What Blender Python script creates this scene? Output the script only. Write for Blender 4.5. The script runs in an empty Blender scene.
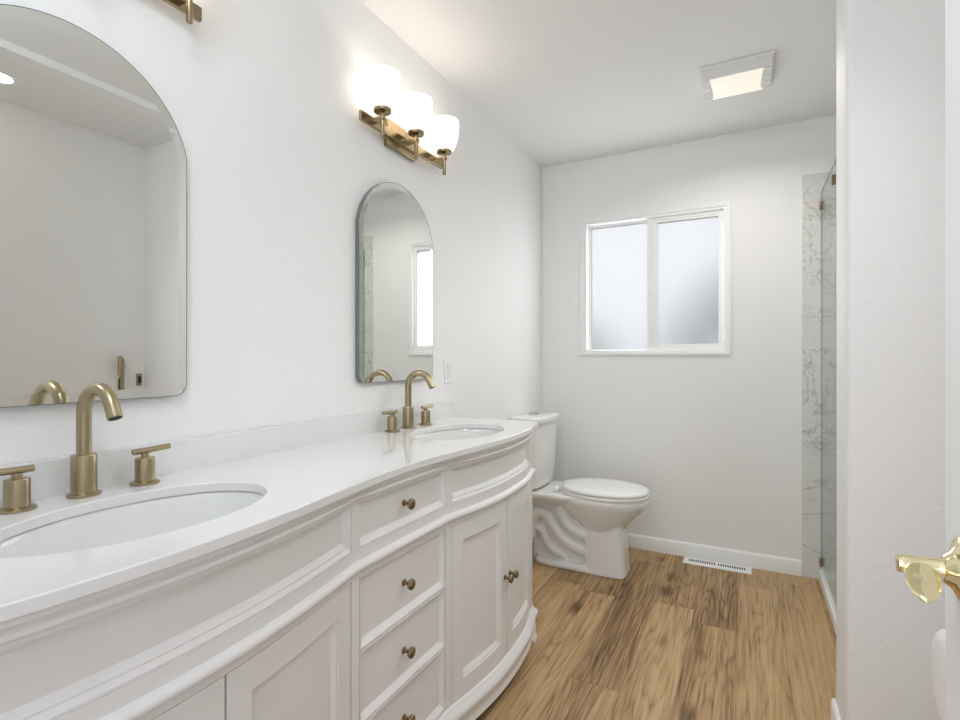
import bpy, bmesh, math, random
from mathutils import Vector, Matrix
random.seed(7)
sc = bpy.context.scene
COL = sc.collection
PI = math.pi

# ------------------------------------------------------------------ camera, sky, lights, exposure
CX, CH = 1.225, 1.173
cam_d = bpy.data.cameras.new('camera'); cam = bpy.data.objects.new('camera', cam_d); COL.objects.link(cam)
cam_d.sensor_width = 36.0; cam_d.lens = 513 / 960 * 36.0; cam_d.shift_y = -3 / 960; cam_d.clip_start = 0.01
cam.location = (CX, 0, CH); cam.rotation_euler = (PI / 2, 0, math.radians(27.671))
sc.camera = cam

w = bpy.data.worlds.new('world'); sc.world = w; w.use_nodes = True
bgn = w.node_tree.nodes['Background']; bgn.inputs[0].default_value = (0.92, 0.945, 1.0, 1); bgn.inputs[1].default_value = 0.95

sc.view_settings.view_transform = 'Standard'; sc.view_settings.look = 'None'
sc.view_settings.gamma = 1.0; sc.view_settings.exposure = 0.58; sc.view_settings.use_curve_mapping = False
sc.cycles.use_denoising = True
sc.cycles.max_bounces = 14; sc.cycles.diffuse_bounces = 8; sc.cycles.glossy_bounces = 6; sc.cycles.transmission_bounces = 8
sc.cycles.transparent_max_bounces = 12; sc.cycles.sample_clamp_indirect = 6.0

def area(name, loc, target, size, power, color, size_y=None):
    l = bpy.data.lights.new(name, 'AREA'); l.energy = power; l.color = color; l.size = size
    if size_y: l.shape = 'RECTANGLE'; l.size_y = size_y
    o = bpy.data.objects.new(name, l); COL.objects.link(o); o.location = loc
    o.rotation_euler = (Vector(target) - Vector(loc)).to_track_quat('-Z', 'Y').to_euler()
    return o
# added fill light behind the camera, out of view beyond the open doorway
area('rear_fill', (0.95, -4.5, 1.75), (0.75, 3.2, 1.25), 2.6, 15, (0.91, 0.955, 1.0), 1.5)
# unseen fill light added overhead near the camera for the upper walls
area('overhead_fill', (0.80, 0.02, 2.40), (0.62, 1.1, 0.9), 0.55, 9, (0.84, 0.92, 1.0), 0.35)
# daylight entering through the frosted window
area('window_daylight', (0.495, 3.289, 1.615), (0.495, 0.6, 1.615), 0.34, 1.7, (0.93, 0.96, 1.0), 0.76)
area('window_daylight', (0.902, 3.259, 1.615), (0.902, 0.6, 1.615), 0.32, 1.7, (0.93, 0.96, 1.0), 0.70)

# unseen spot added above the shower to brighten the far cabinet doors
l = bpy.data.lights.new('shower_side_fill', 'SPOT'); l.energy = 26; l.color = (1.0, 0.985, 0.96); l.spot_size = math.radians(85); l.spot_blend = 1.0; l.shadow_soft_size = 0.07
o = bpy.data.objects.new('shower_side_fill', l); COL.objects.link(o); o.location = (1.95, 2.55, 2.42)
o.rotation_euler = (Vector((0.55, 1.75, 0.45)) - o.location).to_track_quat('-Z', 'Y').to_euler()

# ------------------------------------------------------------------ materials
def new_mat(name):
    m = bpy.data.materials.new(name); m.use_nodes = True
    return m, m.node_tree, m.node_tree.nodes['Principled BSDF']

def plain(name, col, rough=0.5, metal=0.0, spec=0.5, coat=0.0, bump=None):
    m, nt, b = new_mat(name)
    b.inputs['Base Color'].default_value = (*col, 1); b.inputs['Roughness'].default_value = rough
    b.inputs['Metallic'].default_value = metal; b.inputs['Specular IOR Level'].default_value = spec
    b.inputs['Coat Weight'].default_value = coat; b.inputs['Coat Roughness'].default_value = 0.05
    n = nt.nodes.new('ShaderNodeTexNoise'); tc = nt.nodes.new('ShaderNodeTexCoord')
    nt.links.new(tc.outputs['Object'], n.inputs['Vector'])
    sc_, st, dist = bump or (60, 0.02, 0.001)
    n.inputs['Scale'].default_value = sc_; n.inputs['Detail'].default_value = 4
    bp = nt.nodes.new('ShaderNodeBump'); bp.inputs['Strength'].default_value = st; bp.inputs['Distance'].default_value = dist
    nt.links.new(n.outputs['Fac'], bp.inputs['Height']); nt.links.new(bp.outputs['Normal'], b.inputs['Normal'])
    return m

def brushed(name, col, rough, axis_scale):
    m, nt, b = new_mat(name)
    b.inputs['Base Color'].default_value = (*col, 1); b.inputs['Metallic'].default_value = 1; b.inputs['Roughness'].default_value = rough
    tc = nt.nodes.new('ShaderNodeTexCoord'); mp = nt.nodes.new('ShaderNodeMapping'); mp.inputs['Scale'].default_value = axis_scale
    n = nt.nodes.new('ShaderNodeTexNoise'); n.inputs['Scale'].default_value = 30; n.inputs['Detail'].default_value = 3
    nt.links.new(tc.outputs['Object'], mp.inputs['Vector']); nt.links.new(mp.outputs['Vector'], n.inputs['Vector'])
    bp = nt.nodes.new('ShaderNodeBump'); bp.inputs['Strength'].default_value = 0.06; bp.inputs['Distance'].default_value = 0.0006
    nt.links.new(n.outputs['Fac'], bp.inputs['Height']); nt.links.new(bp.outputs['Normal'], b.inputs['Normal'])
    return m

WALL = plain('wall_paint', (0.87, 0.868, 0.866), 0.62, spec=0.35, bump=(100, 0.5, 0.003))
CEIL = plain('ceiling_paint', (0.85, 0.848, 0.842), 0.8, spec=0.2, bump=(60, 0.2, 0.003))
TRIM = plain('trim_paint', (0.86, 0.86, 0.85), 0.35)
DOORP = plain('door_paint', (0.84, 0.84, 0.835), 0.6, spec=0.2)
CAB = plain('cabinet_paint', (0.775, 0.762, 0.755), 0.38)
GAP_SHADE = plain('cabinet_gap_shade', (0.10, 0.09, 0.08), 0.8)  # near-black tone painted in as the shade inside the cabinet gaps
QUARTZ = plain('white_quartz', (0.80, 0.797, 0.80), 0.09, coat=0.3)
PORC = plain('porcelain', (0.80, 0.80, 0.79), 0.08, coat=0.4)
SEATM = plain('seat_plastic', (0.80, 0.80, 0.785), 0.2)
BRASS = brushed('brushed_gold', (0.41, 0.34, 0.215), 0.30, (1, 1, 14))
KNOBM = brushed('antique_brass', (0.28, 0.215, 0.125), 0.22, (1, 1, 1))
LAMPB = brushed('lamp_brass', (0.37, 0.295, 0.18), 0.25, (1, 14, 1))
POLB = brushed('polished_brass', (0.90, 0.80, 0.50), 0.10, (1, 1, 1))
DARK = plain('dark_void', (0.03, 0.03, 0.03), 0.7)
VINYL = plain('white_vinyl', (0.88, 0.885, 0.885), 0.3)
PLASTIC = plain('white_plastic', (0.86, 0.86, 0.855), 0.35)
GRILLE = plain('fan_grille_plastic', (0.80, 0.80, 0.81), 0.4)
METALW = plain('white_enamel', (0.88, 0.88, 0.87), 0.35)
SOIL = plain('soil', (0.20, 0.17, 0.12), 0.9)
LEAF = plain('leaf', (0.06, 0.09, 0.045), 0.7)
BARK = plain('bark', (0.12, 0.08, 0.05), 0.9)
RUBBER = plain('gasket_rubber', (0.05, 0.045, 0.04), 0.7)

def emis(name, col, strength, base=(0.9, 0.88, 0.84)):
    m, nt, b = new_mat(name)
    b.inputs['Base Color'].default_value = (*base, 1); b.inputs['Roughness'].default_value = 0.3
    b.inputs['Emission Color'].default_value = (*col, 1); b.inputs['Emission Strength'].default_value = strength
    return m
def opal():
    m = bpy.data.materials.new('opal_glass_lit'); m.use_nodes = True; nt = m.node_tree; nt.nodes.clear()
    out = nt.nodes.new('ShaderNodeOutputMaterial'); mx = nt.nodes.new('ShaderNodeMixShader'); mx.inputs[0].default_value = 0.4
    df = nt.nodes.new('ShaderNodeBsdfDiffuse'); df.inputs[0].default_value = (0.9, 0.88, 0.85, 1)
    tl = nt.nodes.new('ShaderNodeBsdfTranslucent'); tl.inputs[0].default_value = (0.95, 0.92, 0.88, 1)
    em = nt.nodes.new('ShaderNodeEmission'); em.inputs[0].default_value = (1.0, 0.92, 0.82, 1); em.inputs[1].default_value = 0.42
    ad = nt.nodes.new('ShaderNodeAddShader')
    nt.links.new(df.outputs[0], mx.inputs[1]); nt.links.new(tl.outputs[0], mx.inputs[2]); nt.links.new(mx.outputs[0], ad.inputs[0]); nt.links.new(em.outputs[0], ad.inputs[1]); nt.links.new(ad.outputs[0], out.inputs[0])
    return m
SHADE = opal()
BULB = emis('bulb_lit', (1.0, 0.93, 0.84), 1.0)
LENS = emis('fan_lens_lit', (1.0, 0.92, 0.78), 0.5, (0.35, 0.34, 0.32))
DOWN = emis('downlight_lens_lit', (1.0, 0.93, 0.8), 6.0)

def mirror_mat():
    m, nt, b = new_mat('mirror_silver')
    b.inputs['Base Color'].default_value = (0.87, 0.89, 0.86, 1); b.inputs['Metallic'].default_value = 1; b.inputs['Roughness'].default_value = 0.0
    return m
MIRROR = mirror_mat()
MEDGE = plain('mirror_edge', (0.16, 0.19, 0.18), 0.2)

def clear_glass():
    m = bpy.data.materials.new('clear_glass'); m.use_nodes = True; nt = m.node_tree; nt.nodes.clear()
    out = nt.nodes.new('ShaderNodeOutputMaterial'); mx = nt.nodes.new('ShaderNodeMixShader')
    tr = nt.nodes.new('ShaderNodeBsdfTransparent'); tr.inputs[0].default_value = (0.93, 0.97, 0.95, 1)
    gl = nt.nodes.new('ShaderNodeBsdfGlossy'); gl.inputs['Roughness'].default_value = 0.0
    fr = nt.nodes.new('ShaderNodeFresnel'); fr.inputs['IOR'].default_value = 1.5
    ge = nt.nodes.new('ShaderNodeNewGeometry'); mm = nt.nodes.new('ShaderNodeMath'); mm.operation = 'MULTIPLY'; sb = nt.nodes.new('ShaderNodeMath'); sb.operation = 'SUBTRACT'; sb.inputs[0].default_value = 1.0
    nt.links.new(ge.outputs['Backfacing'], sb.inputs[1]); nt.links.new(fr.outputs[0], mm.inputs[0]); nt.links.new(sb.outputs[0], mm.inputs[1])
    nt.links.new(mm.outputs[0], mx.inputs[0]); nt.links.new(tr.outputs[0], mx.inputs[1]); nt.links.new(gl.outputs[0], mx.inputs[2])
    nt.links.new(mx.outputs[0], out.inputs[0]); return m
GLASS = clear_glass()
GLEDGE = plain('glass_edge_green', (0.16, 0.22, 0.20), 0.25)

def frosted():
    m = bpy.data.materials.new('frosted_glass'); m.use_nodes = True; nt = m.node_tree; nt.nodes.clear()
    out = nt.nodes.new('ShaderNodeOutputMaterial'); mx = nt.nodes.new('ShaderNodeMixShader'); mx.inputs[0].default_value = 0.25
    rf = nt.nodes.new('ShaderNodeBsdfRefraction'); rf.inputs['Roughness'].default_value = 0.42; rf.inputs['IOR'].default_value = 1.4
    rf.inputs['Color'].default_value = (0.95, 0.95, 0.95, 1)
    tl = nt.nodes.new('ShaderNodeBsdfTranslucent'); tl.inputs[0].default_value = (0.9, 0.9, 0.9, 1)
    n = nt.nodes.new('ShaderNodeTexNoise'); n.inputs['Scale'].default_value = 160
    tc = nt.nodes.new('ShaderNodeTexCoord'); nt.links.new(tc.outputs['Object'], n.inputs['Vector'])
    bp = nt.nodes.new('ShaderNodeBump'); bp.inputs['Strength'].default_value = 0.35; bp.inputs['Distance'].default_value = 0.002
    nt.links.new(n.outputs['Fac'], bp.inputs['Height']); nt.links.new(bp.outputs['Normal'], rf.inputs['Normal'])
    nt.links.new(rf.outputs[0], mx.inputs[1]); nt.links.new(tl.outputs[0], mx.inputs[2]); nt.links.new(mx.outputs[0], out.inputs[0])
    return m
FROST = frosted()

def N(nt, t, **kw):
    n = nt.nodes.new(t)
    for k, v in kw.items(): setattr(n, k, v)
    return n
def math_n(nt, op, a, b=None):
    n = nt.nodes.new('ShaderNodeMath'); n.operation = op
    for i, v in enumerate((a, b)):
        if v is None: continue
        if isinstance(v, (int, float)): n.inputs[i].default_value = v
        else: nt.links.new(v, n.inputs[i])
    return n.outputs[0]
def comb(nt, x, y, z):
    n = nt.nodes.new('ShaderNodeCombineXYZ')
    for i, v in enumerate((x, y, z)):
        if isinstance(v, (int, float)): n.inputs[i].default_value = v
        else: nt.links.new(v, n.inputs[i])
    return n.outputs[0]

def wood_floor():
    m, nt, b = new_mat('oak_plank_floor'); L = nt.links.new
    tc = N(nt, 'ShaderNodeTexCoord'); sx = N(nt, 'ShaderNodeSeparateXYZ'); L(tc.outputs['Object'], sx.inputs[0])
    X = math_n(nt, 'ADD', sx.outputs[0], 10.035); Y = math_n(nt, 'ADD', sx.outputs[1], 20)
    W, LEN = 0.178, 1.22
    cx = math_n(nt, 'DIVIDE', X, W); col = math_n(nt, 'FLOOR', cx); fx = math_n(nt, 'FRACT', cx)
    wn = N(nt, 'ShaderNodeTexWhiteNoise', noise_dimensions='1D'); L(col, wn.inputs['W'])
    off = math_n(nt, 'MULTIPLY', wn.outputs['Value'], LEN * 1.7)
    cy = math_n(nt, 'DIVIDE', math_n(nt, 'ADD', Y, off), LEN); row = math_n(nt, 'FLOOR', cy); fy = math_n(nt, 'FRACT', cy)
    wn2 = N(nt, 'ShaderNodeTexWhiteNoise', noise_dimensions='2D'); L(comb(nt, col, row, 0.0), wn2.inputs['Vector'])
    pid = wn2.outputs['Value']
    # contour lines of a stretched field make cathedral grain
    def noise(sxx, syy, zoff, scale, detail, rough=0.5):
        n = N(nt, 'ShaderNodeTexNoise'); n.inputs['Scale'].default_value = scale; n.inputs['Detail'].default_value = detail; n.inputs['Roughness'].default_value = rough
        v = comb(nt, math_n(nt, 'MULTIPLY', X, sxx), math_n(nt, 'MULTIPLY', Y, syy), math_n(nt, 'ADD', math_n(nt, 'MULTIPLY', pid, 37.0), zoff))
        L(v, n.inputs['Vector']); return n.outputs['Fac']
    field = noise(8.0, 0.62, 0.0, 1.0, 2.0, 0.45)
    rings = math_n(nt, 'FRACT', math_n(nt, 'MULTIPLY', field, 20.0))
    tri = math_n(nt, 'ABSOLUTE', math_n(nt, 'SUBTRACT', math_n(nt, 'MULTIPLY', rings, 2.0), 1.0))
    ringl = math_n(nt, 'POWER', tri, 3.0)
    fine = noise(110.0, 3.2, 3.0, 1.0, 5.0, 0.65)
    broad = noise(5.0, 0.7, 9.0, 1.0, 3.0, 0.55)
    patch = noise(3.0, 1.6, 17.0, 1.0, 2.0)
    kn = N(nt, 'ShaderNodeTexVoronoi'); kn.inputs['Scale'].default_value = 1.0
    L(comb(nt, math_n(nt, 'MULTIPLY', X, 5.2), math_n(nt, 'MULTIPLY', Y, 2.1), math_n(nt, 'MULTIPLY', pid, 11.0)), kn.inputs['Vector'])
    knot = N(nt, 'ShaderNodeMapRange'); L(kn.outputs['Distance'], knot.inputs[0])
    for i, v in ((1, 0.03), (2, 0.20), (3, 1.0), (4, 0.0)): knot.inputs[i].default_value = v
    # darkness value
    rl = math_n(nt, 'MULTIPLY', ringl, math_n(nt, 'MULTIPLY', patch, 0.5))
    d = math_n(nt, 'ADD', rl, math_n(nt, 'MULTIPLY', math_n(nt, 'SUBTRACT', fine, 0.5), 1.75))
    d = math_n(nt, 'ADD', d, math_n(nt, 'MULTIPLY', math_n(nt, 'SUBTRACT', broad, 0.5), 1.5))
    d = math_n(nt, 'ADD', d, math_n(nt, 'MULTIPLY', math_n(nt, 'SUBTRACT', pid, 0.5), 0.42))
    d = math_n(nt, 'ADD', d, math_n(nt, 'MULTIPLY', knot.outputs[0], 0.6))
    d = math_n(nt, 'ADD', d, 0.31)
    ramp = N(nt, 'ShaderNodeValToRGB'); L(d, ramp.inputs[0]); e = ramp.color_ramp.elements
    e[0].position = 0.0; e[0].color = (0.53, 0.355, 0.187, 1)
    e[1].position = 1.0; e[1].color = (0.105, 0.055, 0.022, 1)
    for p, c in ((0.35, (0.405, 0.260, 0.130, 1)), (0.62, (0.255, 0.153, 0.072, 1))):
        q = e.new(p); q.color = c
    # seams
    def seam(f, wd):
        a = math_n(nt, 'MINIMUM', f, math_n(nt, 'SUBTRACT', 1.0, f))
        return math_n(nt, 'LESS_THAN', a, wd)
    s = math_n(nt, 'MAXIMUM', seam(fx, 0.0055), seam(fy, 0.0010))
    mx = N(nt, 'ShaderNodeMix', data_type='RGBA'); L(math_n(nt, 'MULTIPLY', s, 0.55), mx.inputs[0]); L(ramp.outputs[0], mx.inputs[6]); mx.inputs[7].default_value = (0.05, 0.028, 0.014, 1)
    L(mx.outputs[2], b.inputs['Base Color']); b.inputs['Roughness'].default_value = 0.45; b.inputs['Specular IOR Level'].default_value = 0.25
    bp = N(nt, 'ShaderNodeBump'); bp.inputs['Strength'].default_value = 0.15; bp.inputs['Distance'].default_value = 0.001
    h = math_n(nt, 'SUBTRACT', math_n(nt, 'MULTIPLY', fine, -0.4), s); L(h, bp.inputs['Height']); L(bp.outputs['Normal'], b.inputs['Normal'])
    return m
FLOORM = wood_floor()

def marble_tile():
    m, nt, b = new_mat('marble_tile'); L = nt.links.new
    tc = N(nt, 'ShaderNodeTexCoord')
    def vein(scale, dist, off, width):
        mp = N(nt, 'ShaderNodeMapping'); mp.inputs['Location'].default_value = off; L(tc.outputs['Object'], mp.inputs['Vector'])
        n = N(nt, 'ShaderNodeTexNoise'); n.inputs['Scale'].default_value = scale; n.inputs['Detail'].default_value = 5; n.inputs['Distortion'].default_value = dist
        L(mp.outputs[0], n.inputs['Vector'])
        a = math_n(nt, 'ABSOLUTE', math_n(nt, 'SUBTRACT', n.outputs['Fac'], 0.5))
        r = N(nt, 'ShaderNodeMapRange'); L(a, r.inputs[0])
        for i, v in ((1, 0.0), (2, width), (3, 1.0), (4, 0.0)): r.inputs[i].default_value = v
        return r.outputs[0]
    v = math_n(nt, 'ADD', math_n(nt, 'MULTIPLY', vein(3.2, 1.6, (0, 0, 0), 0.016), 0.55), math_n(nt, 'MULTIPLY', vein(6.5, 1.1, (5, 2, 1), 0.014), 0.28))
    n = N(nt, 'ShaderNodeTexNoise'); n.inputs['Scale'].default_value = 2.0; L(tc.outputs['Object'], n.inputs['Vector'])
    v = math_n(nt, 'ADD', v, math_n(nt, 'MULTIPLY', math_n(nt, 'SUBTRACT', n.outputs['Fac'], 0.4), 0.25))
    sx = N(nt, 'ShaderNodeSeparateXYZ'); L(tc.outputs['Object'], sx.inputs[0])
    fz = math_n(nt, 'FRACT', math_n(nt, 'DIVIDE', math_n(nt, 'ADD', sx.outputs[2], 5.02), 0.61))
    g = math_n(nt, 'LESS_THAN', math_n(nt, 'ABSOLUTE', math_n(nt, 'SUBTRACT', fz, 0.5)), 0.003)
    v = math_n(nt, 'ADD', v, math_n(nt, 'MULTIPLY', g, 0.35))
    mx = N(nt, 'ShaderNodeMix', data_type='RGBA'); L(v, mx.inputs[0]); mx.inputs[6].default_value = (0.74, 0.745, 0.735, 1); mx.inputs[7].default_value = (0.34, 0.31, 0.28, 1)
    L(mx.outputs[2], b.inputs['Base Color']); b.inputs['Roughness'].default_value = 0.12
    return m
TILE = marble_tile()

# ------------------------------------------------------------------ helpers
def wloc(o):
    v = Vector((0, 0, 0))
    while o is not None: v = v + o.location; o = o.parent
    return v
def obj(name, bm, mat, parent=None, smooth=True, angle=38, bevel=0):
    bmesh.ops.recalc_face_normals(bm, faces=bm.faces[:])
    if parent is not None: bmesh.ops.translate(bm, verts=bm.verts[:], vec=-wloc(parent))
    me = bpy.data.meshes.new(name); bm.to_mesh(me); bm.free()
    mats = mat if isinstance(mat, (list, tuple)) else [mat]
    for q in mats: me.materials.append(q)
    if smooth:
        for p in me.polygons: p.use_smooth = True
        me.set_sharp_from_angle(angle=math.radians(angle))
    o = bpy.data.objects.new(name, me); COL.objects.link(o)
    if parent is not None: o.parent = parent
    if bevel:
        md = o.modifiers.new('bevel', 'BEVEL'); md.width = bevel; md.segments = 2; md.limit_method = 'ANGLE'; md.angle_limit = math.radians(40)
    return o
def tag(o, label, cat, group=None):
    o['label'] = label; o['category'] = cat
    if group: o['group'] = group
    return o
def thing(name, label, cat, loc, group=None):
    o = bpy.data.objects.new(name, None); COL.objects.link(o); o.location = loc; o.empty_display_size = 0.05
    return tag(o, label, cat, group)
def struct(o): o['kind'] = 'structure'; return o
def copy_tree(o, parent=None):
    c = o.copy(); COL.objects.link(c)
    if parent is not None: c.parent = parent; c.matrix_parent_inverse = o.matrix_parent_inverse.copy()
    for ch in [x for x in bpy.data.objects if x.parent == o]: copy_tree(ch, c)
    return c
def B(): return bmesh.new()
def box(bm, x0, x1, y0, y1, z0, z1):
    vs = [bm.verts.new(p) for p in ((x0,y0,z0),(x1,y0,z0),(x1,y1,z0),(x0,y1,z0),(x0,y0,z1),(x1,y0,z1),(x1,y1,z1),(x0,y1,z1))]
    for f in ((0,3,2,1),(4,5,6,7),(0,1,5,4),(1,2,6,5),(2,3,7,6),(3,0,4,7)): bm.faces.new([vs[i] for i in f])
    return bm
def loft(bm, rings, cap0=True, cap1=True, closed=True):
    R = [[bm.verts.new(p) for p in r] for r in rings]; n = len(R[0])
    for a, b_ in zip(R, R[1:]):
        for i in range(n if closed else n - 1):
            j = (i + 1) % n; bm.faces.new((a[i], a[j], b_[j], b_[i]))
    if cap0: bm.faces.new(list(reversed(R[0])))
    if cap1: bm.faces.new(R[-1])
    return bm
def lathe(bm, prof, c, axis='Z', n=32, cap0=True, cap1=True):
    """prof = [(radius, height along axis)], about centre c"""
    rings = []
    for r, h in prof:
        ring = []
        for k in range(n):
            a = 2 * PI * k / n; u, v = r * math.cos(a), r * math.sin(a)
            p = {'Z': (u, v, h), 'X': (h, u, v), 'Y': (v, h, u)}[axis]
            ring.append((c[0] + p[0], c[1] + p[1], c[2] + p[2]))
        rings.append(ring)
    return loft(bm, rings, cap0, cap1)
def tube(bm, pts, r, n=16, cap=True):
    pts = [Vector(p) for p in pts]; rs = r if isinstance(r, (list, tuple)) else [r] * len(pts)
    t0 = (pts[1] - pts[0]).normalized()
    ref = Vector((0, 1, 0)) if abs(t0.y) < 0.9 else Vector((1, 0, 0))
    u = (ref - t0 * ref.dot(t0)).normalized(); rings = []
    for i, p in enumerate(pts):
        t = (pts[min(i + 1, len(pts) - 1)] - pts[max(i - 1, 0)]).normalized()
        u = (u - t * u.dot(t)).normalized(); v = t.cross(u)
        rings.append([p + (u * math.cos(2 * PI * k / n) + v * math.sin(2 * PI * k / n)) * rs[i] for k in range(n)])
    return loft(bm, rings, cap, cap)
def catmull(P, sub=6):
    P = [Vector(p) for p in P]; Q = [P[0]] + P + [P[-1]]; out = []
    for i in range(1, len(Q) - 2):
        for k in range(sub):
            t = k / sub; a, b_, c, d = Q[i-1], Q[i], Q[i+1], Q[i+2]
            out.append(0.5 * ((2*b_) + (c-a)*t + (2*a-5*b_+4*c-d)*t*t + (3*b_-a-3*c+d)*t**3))
    out.append(P[-1]); return out
def prism(bm, poly, axis, a, b_):
    def P(p, h): return {'Z': (p[0], p[1], h), 'X': (h, p[0], p[1]), 'Y': (p[0], h, p[1])}[axis]
    return loft(bm, [[P(p, a) for p in poly], [P(p, b_) for p in poly]])
def sup(cx, cy, a, b_, e, n=40, egg=0.0):
    out = []
    for k in range(n):
        t = 2 * PI * k / n; c, s = math.cos(t), math.sin(t)
        x = a * math.copysign(abs(c) ** (2 / e), c); y = b_ * math.copysign(abs(s) ** (2 / e), s)
        out.append((cx + x, cy + y * (1 - egg * (x / a if a else 0))))
    return out

# ------------------------------------------------------------------ the room shell
D, HC = 3.24, 2.44
YB = -0.8
struct(obj('floor', box(B(), -0.12, 2.5, YB, D + 0.12, -0.1, 0.0), FLOORM))
struct(obj('wall_left', box(B(), -0.12, 0.0, YB, D + 0.12, 0.0, HC), WALL))
struct(obj('ceiling', box(B(), -0.12, 2.5, YB, D + 0.12, HC, HC + 0.1), CEIL))
# far wall with the window opening
WX0, WX1, WZ0, WZ1 = 0.257, 1.135, 1.185, 2.055
bm = B()
def wrect(x0, x1, z0, z1, y): return [(x0, y, z0), (x1, y, z0), (x1, y, z1), (x0, y, z1)]
R_ = [[bm.verts.new(p) for p in q] for q in (wrect(0.0, 2.5, 0.0, HC, D), wrect(WX0, WX1, WZ0, WZ1, D), wrect(WX0, WX1, WZ0, WZ1, D + 0.12), wrect(0.0, 2.5, 0.0, HC, D + 0.12))]
for a, b_ in ((0, 1), (1, 2), (2, 3), (3, 0)):
    for i in range(4): k = (i + 1) % 4; bm.faces.new((R_[a][i], R_[a][k], R_[b_][k], R_[b_][i]))
struct(obj('wall_far', bm, WALL, smooth=False))
# back wall with the doorway the camera stands in
bm = B(); box(bm, 0.0, 0.62, -0.20, -0.08, 0.0, HC); box(bm, 0.62, 1.45, -0.20, -0.08, 2.04, HC)
struct(obj('wall_back', bm, WALL, smooth=False))
# wing wall between shower and alcove, with rounded end
WY0, WY1, RX = 1.775, 1.985, 1.47
r = 0.022; poly = [(2.36, WY0), (2.36, WY1)]
for k in range(7): a = PI / 2 + k * PI / 12; poly.append((RX + r + r * math.cos(a), WY1 - r + r * math.sin(a)))
for k in range(7): a = PI + k * PI / 12; poly.append((RX + r + r * math.cos(a), WY0 + r + r * math.sin(a)))
struct(obj('wall_wing', prism(B(), poly, 'Z', 0.0, HC), WALL))
struct(obj('wall_shower', box(B(), 2.36, 2.48, WY1 - 0.21, D, 0.0, HC), WALL))
# right wall near the door, header over the alcove, alcove back wall and ceiling
NX, RE = 1.45, 0.868
struct(obj('wall_right', box(B(), NX, 2.5, YB, RE, 0.0, HC), WALL))
AX = 2.0
struct(obj('wall_alcove', box(B(), AX, 2.36, RE, WY0, 0.0, HC), WALL))
struct(obj('wall_header', box(B(), NX, NX + 0.09, RE, WY0, 2.408, HC), WALL))
struct(obj('ceiling_alcove', box(B(), NX + 0.09, AX, RE, WY0, 2.408, HC), CEIL))
# baseboards
def base_prof(bm, p0, p1, nrm, h=0.082, t=0.013):
    """baseboard between two floor points, nrm points into the room"""
    n = Vector(nrm); p0, p1 = Vector(p0), Vector(p1); rings = []
    for p in (p0, p1):
        rings.append([tuple(p + n * a + Vector((0, 0, z))) for a, z in ((0, 0), (t, 0), (t, h - 0.012), (t - 0.004, h - 0.004), (t - 0.009, h), (0, h))])
    return loft(bm, rings)
struct(obj('baseboard_far', base_prof(B(), (0.0, D, 0), (1.475, D, 0), (0, -1, 0)), TRIM))
struct(obj('baseboard_left', base_prof(B(), (0.0, 2.04, 0), (0.0, D - 0.013, 0), (1, 0, 0)), TRIM))
bm = B(); base_prof(bm, (RX, WY0 - 0.013, 0), (RX, WY1 - 0.005, 0), (-1, 0, 0)); base_prof(bm, (RX - 0.013, WY0, 0), (AX, WY0, 0), (0, -1, 0))
struct(obj('baseboard_wing', bm, TRIM))
struct(obj('baseboard_right', base_prof(B(), (NX, -0.2, 0), (NX, RE, 0), (-1, 0, 0)), TRIM))
struct(obj('baseboard_alcove', base_prof(B(), (AX, RE, 0), (AX, WY0 - 0.013, 0), (-1, 0, 0)), TRIM))

# shower: tiled walls, curb, pan
struct(obj('trim_tile_far', box(B(), 1.477, 2.36, D - 0.011, D, 0.0, 2.144), TILE))
struct(obj('trim_tile_side', box(B(), 2.349, 2.36, WY1, D - 0.011, 0.0, 2.144), TILE))
struct(obj('trim_tile_wing', box(B(), 1.56, 2.349, WY1, WY1 + 0.011, 0.0, 2.144), TILE))
struct(obj('trim_shower_curb', box(B(), 1.548, 1.625, WY1 + 0.011, D - 0.011, 0.0, 0.055), TRIM, bevel=0.006))
bm = B(); box(bm, 1.625, 2.349, WY1 + 0.011, D - 0.011, 0.0, 0.025)
pan = obj('shower_pan', bm, PORC); tag(pan, 'white low shower pan behind the clear glass and curb', 'shower pan')

def glass_panel(name, y0, y1, label, clip_ys, cat):
    t = thing(name, label, cat, (1.564, (y0 + y1) / 2, 0.055))
    bm = B(); box(bm, 1.560, 1.568, y0, y1, 0.062, 2.04)
    bm.faces.ensure_lookup_table()
    for f in bm.faces:
        c = f.calc_center_median()
        if abs(c.x - 1.564) < 0.002: f.material_index = 1
    obj('glass', bm, [GLASS, GLEDGE], t, smooth=False)
    for y, z in clip_ys:
        bm = B(); box(bm, 1.552, 1.576, y - 0.012, y + 0.012, z - 0.02, z + 0.02)
        c = obj('clip', bm, KNOBM, t, bevel=0.002)
    bm = B(); box(bm, 1.556, 1.572, y0 + 0.002, y1 - 0.002, 0.055, 0.066); obj('sill_channel', bm, METALW, t)
    return t
glass_panel('shower_glass_panel', 2.70, D - 0.012, 'fixed clear glass shower panel meeting the far marble tile', ((D - 0.032, 1.965), (2.765, 1.965), (D - 0.032, 0.10)), 'shower panel')
sd = glass_panel('shower_door', WY1 + 0.02, 2.694, 'clear glass shower door beside the white wing wall', ((2.08, 1.7), (2.08, 0.35)), 'shower door')

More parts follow.
